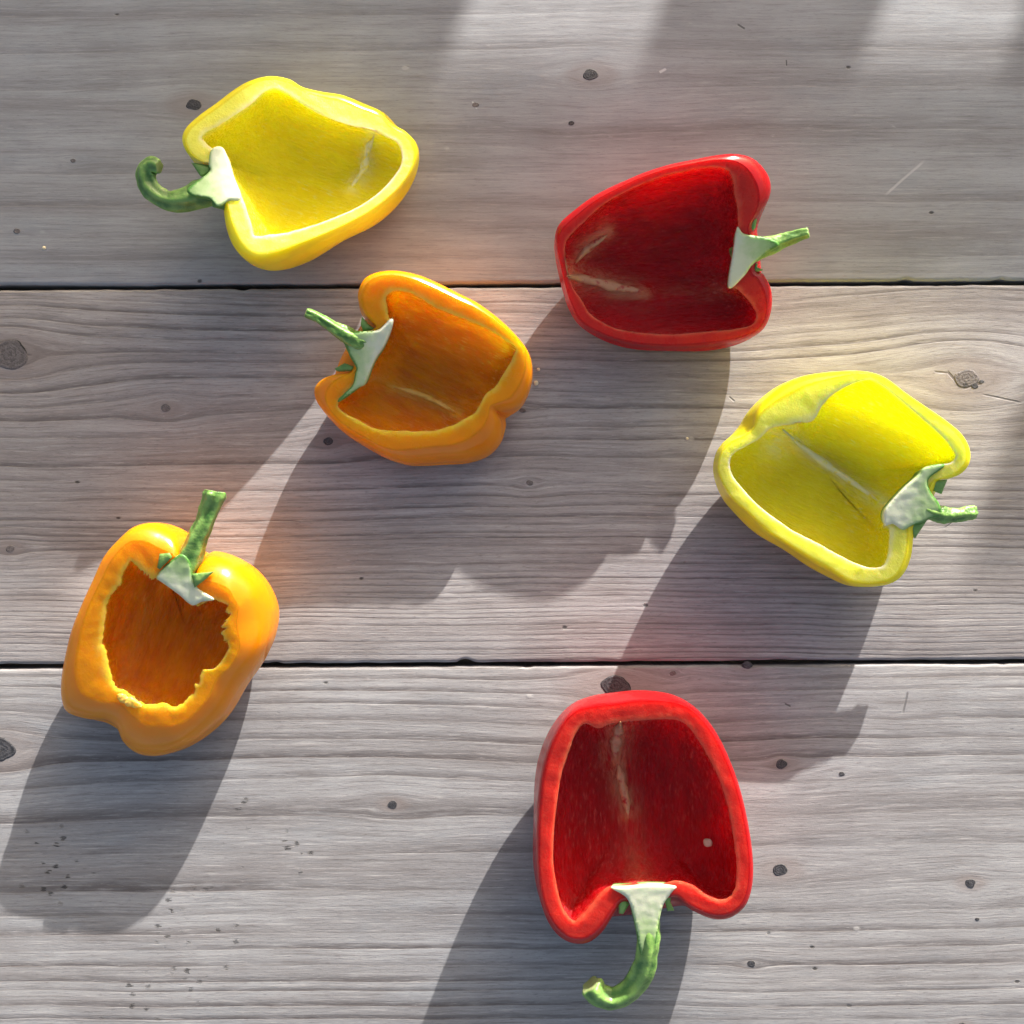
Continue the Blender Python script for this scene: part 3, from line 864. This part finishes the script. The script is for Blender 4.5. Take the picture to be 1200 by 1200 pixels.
pepper("bell_pepper_half", "yellow", "yellow pepper half with a curled dark green stem, nearest the top left corner",
    (140, 70), 380 / 1200, Y1, [(0, .15), (10, .12), (18, .2), (22, .3), (28, .4), (31, .3), (34, .15)], 88, (-0.24, 0.05), R(-20),
    [(400,470,26,86), (330,490,46,84), (250,516,41,88), (180,520,33,90), (118,480,32,92), (98,425,32,94), (118,392,28,98), (150,398,22,100)],
    [(342,330),(385,328),(415,410),(450,512),(405,522),(365,545),(330,515),(270,505),(250,480),(300,440),(335,410),(330,385)], ((430,420),(240,500)),
    [[(265,380),(335,390),(345,415),(300,432),(285,410)], [(340,515),(400,520),(388,556),(345,545)]],
    [([(945,275),(920,330),(905,400),(860,470)], 9, 0.0030, 1.0)], stem_dz=10, tag="a", uc=0.06)
pepper("bell_pepper_half", "orange", "orange pepper half with a smooth rim and thin stem pointing up left",
    (340, 300), 320 / 1200, O2, [(0, .15), (4, .1), (10, .25), (16, .25), (20, .4), (24, .55), (27, .5), (30, .35), (34, .4), (39, .15)], 76, (0.0, -0.27), R(-28),
    [(380,400,30,80), (300,375,34,84), (240,345,32,89), (180,308,24,94), (120,270,20,98), (68,246,18,102)],
    [(440,275),(455,290),(420,380),(370,460),(330,560),(300,580),(220,640),(215,625),(270,570),(285,520),(290,490),(262,440),(235,380),(215,350),(300,332),(380,325),(415,300)], ((410,400),(235,370)),
    [[(315,265),(345,300),(380,325),(320,330),(310,300)], [(195,495),(240,470),(290,490),(270,505),(205,508)]],
    [([(440,570),(560,605),(640,640),(730,690)], 7, 0.0016, 1.0), ([(330,540),(400,540),(460,560)], 8, .001, .5)], stem_dz=-5, tag="bb", uc=0.08)
pepper("bell_pepper_half", "orange", "orange pepper half with a torn ragged opening and a thick stem pointing up",
    (50, 550), 300 / 1029, O3, [(0, .3), (3, .6), (6, .72), (9, .72), (12, .6), (15, .55), (18, .6), (20, .55), (23, .3), (27, .25), (30, .3), (33, .45), (36, .3)], 95, (0.03, -0.19), R(70),
    [(560,470,30,90), (575,400,46,96), (605,320,40,102), (640,240,34,106), (668,165,34,108), (690,105,40,110), (694,88,36,110)],
    [(460,440),(490,462),(545,502),(600,546),(640,532),(690,522),(625,478),(605,440),(592,370),(560,340),(530,355),(490,390),(465,420)], ((545,505),(590,340)),
    [[(470,340),(510,335),(520,352),(470,402),(460,395)], [(600,420),(690,410),(655,442),(610,476)]],
    [([(300,905),(340,930),(400,950)], 14, 0.004, 1.0), ([(420,560),(370,680),(350,820)], 10, .0012, .25)], rough=3.6, sepal_dz=0.0012, tag="ccc", uc=0.10)
pepper("bell_pepper_half", "red", "dark red pepper half with a short straight stem pointing right",
    (630, 160), 340 / 1200, R1, [(0, .15), (5, .3), (10, .25), (16, .2), (20, .35), (24, .3), (28, .35), (32, .3), (35, .15)], 90, (0.02, -0.42), R(5),
    [(800,500,30,82), (870,478,40,86), (940,455,36,92), (1010,432,28,94), (1080,408,22,101), (1122,396,18,105)],
    [(825,375),(810,470),(790,625),(850,582),(890,530),(950,482),(1000,448),(960,422),(900,410),(850,400)], ((800,490),(1000,445)),
    [[(835,395),(870,375),(895,340),(908,340),(900,380),(870,405)], [(850,560),(890,545),(910,520),(908,540),(935,552),(900,562)]],
    [([(120,575),(180,588),(260,605),(340,625),(430,640)], 13, 0.0028, 1.0), ([(150,530),(190,480),(240,440),(285,405)], 8, 0.0012, 1.0), ([(430,640),(600,640),(780,640)], 10, .0012, .2)], stem_dz=-8, tag="dddd", uc=0.05, wp=0.92)
pepper("bell_pepper_half", "yellow", "wide yellow pepper half with a short stem pointing right, near the right edge",
    (820, 420), 340 / 1200, Y2, [(0, .15), (5, .2), (10, .25), (16, .15), (20, .15), (24, .3), (27, .12), (32, .15), (38, .15)], 95, (0.0, -0.20), R(-25),
    [(880,610,28,76), (950,632,32,78), (1010,648,30,76), (1070,645,26,74), (1115,638,27,73), (1140,634,22,72)],
    [(765,690),(760,640),(795,590),(850,530),(905,480),(930,450),(1000,436),(1010,450),(955,490),(945,520),(960,560),(990,600),(1000,650),(950,665),(920,680),(880,690),(840,710),(800,685)], ((810,580),(1010,630)),
    [[(945,510),(1025,500),(1000,562),(970,550)], [(865,690),(940,670),(890,746)]],
    [([(340,290),(430,370),(540,450),(640,520),(740,590)], 8, 0.0026, 1.0), ([(300,330),(310,370)], 16, .002, .9)], tag="eeeee", uc=0.07)
rp, bv_r2 = pepper("bell_pepper_half", "red", "bright red pepper half with a long hooked stem pointing down",
    (600, 780), 300 / 857, R2, [(0, .15), (4, .18), (10, .2), (16, .2), (22, .18), (28, .18), (33, .15)], 102, (0.0, -0.12), R(90),
    [(445,770,48,78), (450,850,40,81), (452,930,34,86), (442,1000,34,82), (405,1072,34,74), (345,1112,32,68), (290,1098,34,68), (262,1066,34,70)],
    [(330,742),(390,738),(470,732),(550,738),(535,760),(507,800),(492,860),(482,930),(467,1000),(448,1015),(428,960),(415,880),(395,800),(375,770)], ((445,740),(450,1010)),
    [[(355,770),(380,775),(392,800),(372,832),(358,830)], [(508,770),(535,760),(530,790),(543,820),(520,822)]],
    [([(365,185),(350,240),(346,305)], 15, 0.002, 1.0), ([(355,330),(370,400),(390,500)], 12, 0.0014, 1.0), ([(395,500),(410,600),(420,700)], 14, .0008, .25)], stem_dz=-9, tag="ffffff", uc=0.08)

# ---------------------------------------------------------------- seed and crumbs
sm_, g, bs = new_mat("pepper_seed_cream")
tc = g.node("ShaderNodeTexCoord")
g.put(bs.inputs["Base Color"], g.mix(g.noise(tc.outputs["Object"], 700.0, 3.0), (0.78, 0.62, 0.36), (0.9, 0.82, 0.6)))
bs.inputs["Roughness"].default_value = 0.45
def lump(name, loc, nrm, r, flat, mat, label, cat, seed, group=None, dent=0.0):
    bm = bmesh.new()
    bmesh.ops.create_icosphere(bm, subdivisions=3, radius=1)
    for v_ in bm.verts:
        n_ = noise.noise(v_.co * 1.4 + Vector((seed, 0, 0)))
        v_.co *= 1 + 0.22 * n_
        d = v_.co.xy.length
        v_.co.z *= flat * (1 - dent * math.exp(-(d / 0.4) ** 2))
        v_.co *= r
    me = bpy.data.meshes.new(name); bm.to_mesh(me); bm.free()
    me.materials.append(mat)
    me.polygons.foreach_set("use_smooth", [True] * len(me.polygons))
    o = bpy.data.objects.new(name, me); COL.objects.link(o)
    o.rotation_euler = nrm.to_track_quat('Z', 'Y').to_euler()
    o.location = loc + nrm * r * flat * 0.8
    o["label"] = label; o["category"] = cat
    if group: o["group"] = group
    return o
hit = bv_r2.ray_cast(Vector((0, 0, D)), (at(830, 987, 0) - Vector((0, 0, D))).normalized())
nr_ = hit[1] if hit[1].z > 0 else -hit[1]
lump("pepper_seed", hit[0], nr_, 0.0019, 0.5, sm_, "round cream seed stuck inside the bright red pepper half", "seed", 3.0, dent=0.6)
up = Vector((0, 0, 1))
for i, (u_, v_, r_, lb) in enumerate((
        (628, 449, 0.0010, "white crumb lying just right of the smooth rimmed orange half"),
        (631, 433, 0.0007, "tiny tan crumb just above the white one beside the orange half"),
        (52, 291, 0.0008, "white crumb on the far plank near the left edge"),
        (805, 514, 0.0006, "tiny white crumb in the shadow below the dark red pepper half"))):
    lump("crumb", at(u_, v_, 0.0), up, r_, 0.6, sm_, lb, "crumb", i * 3.1, "crumbs scattered on the planks")
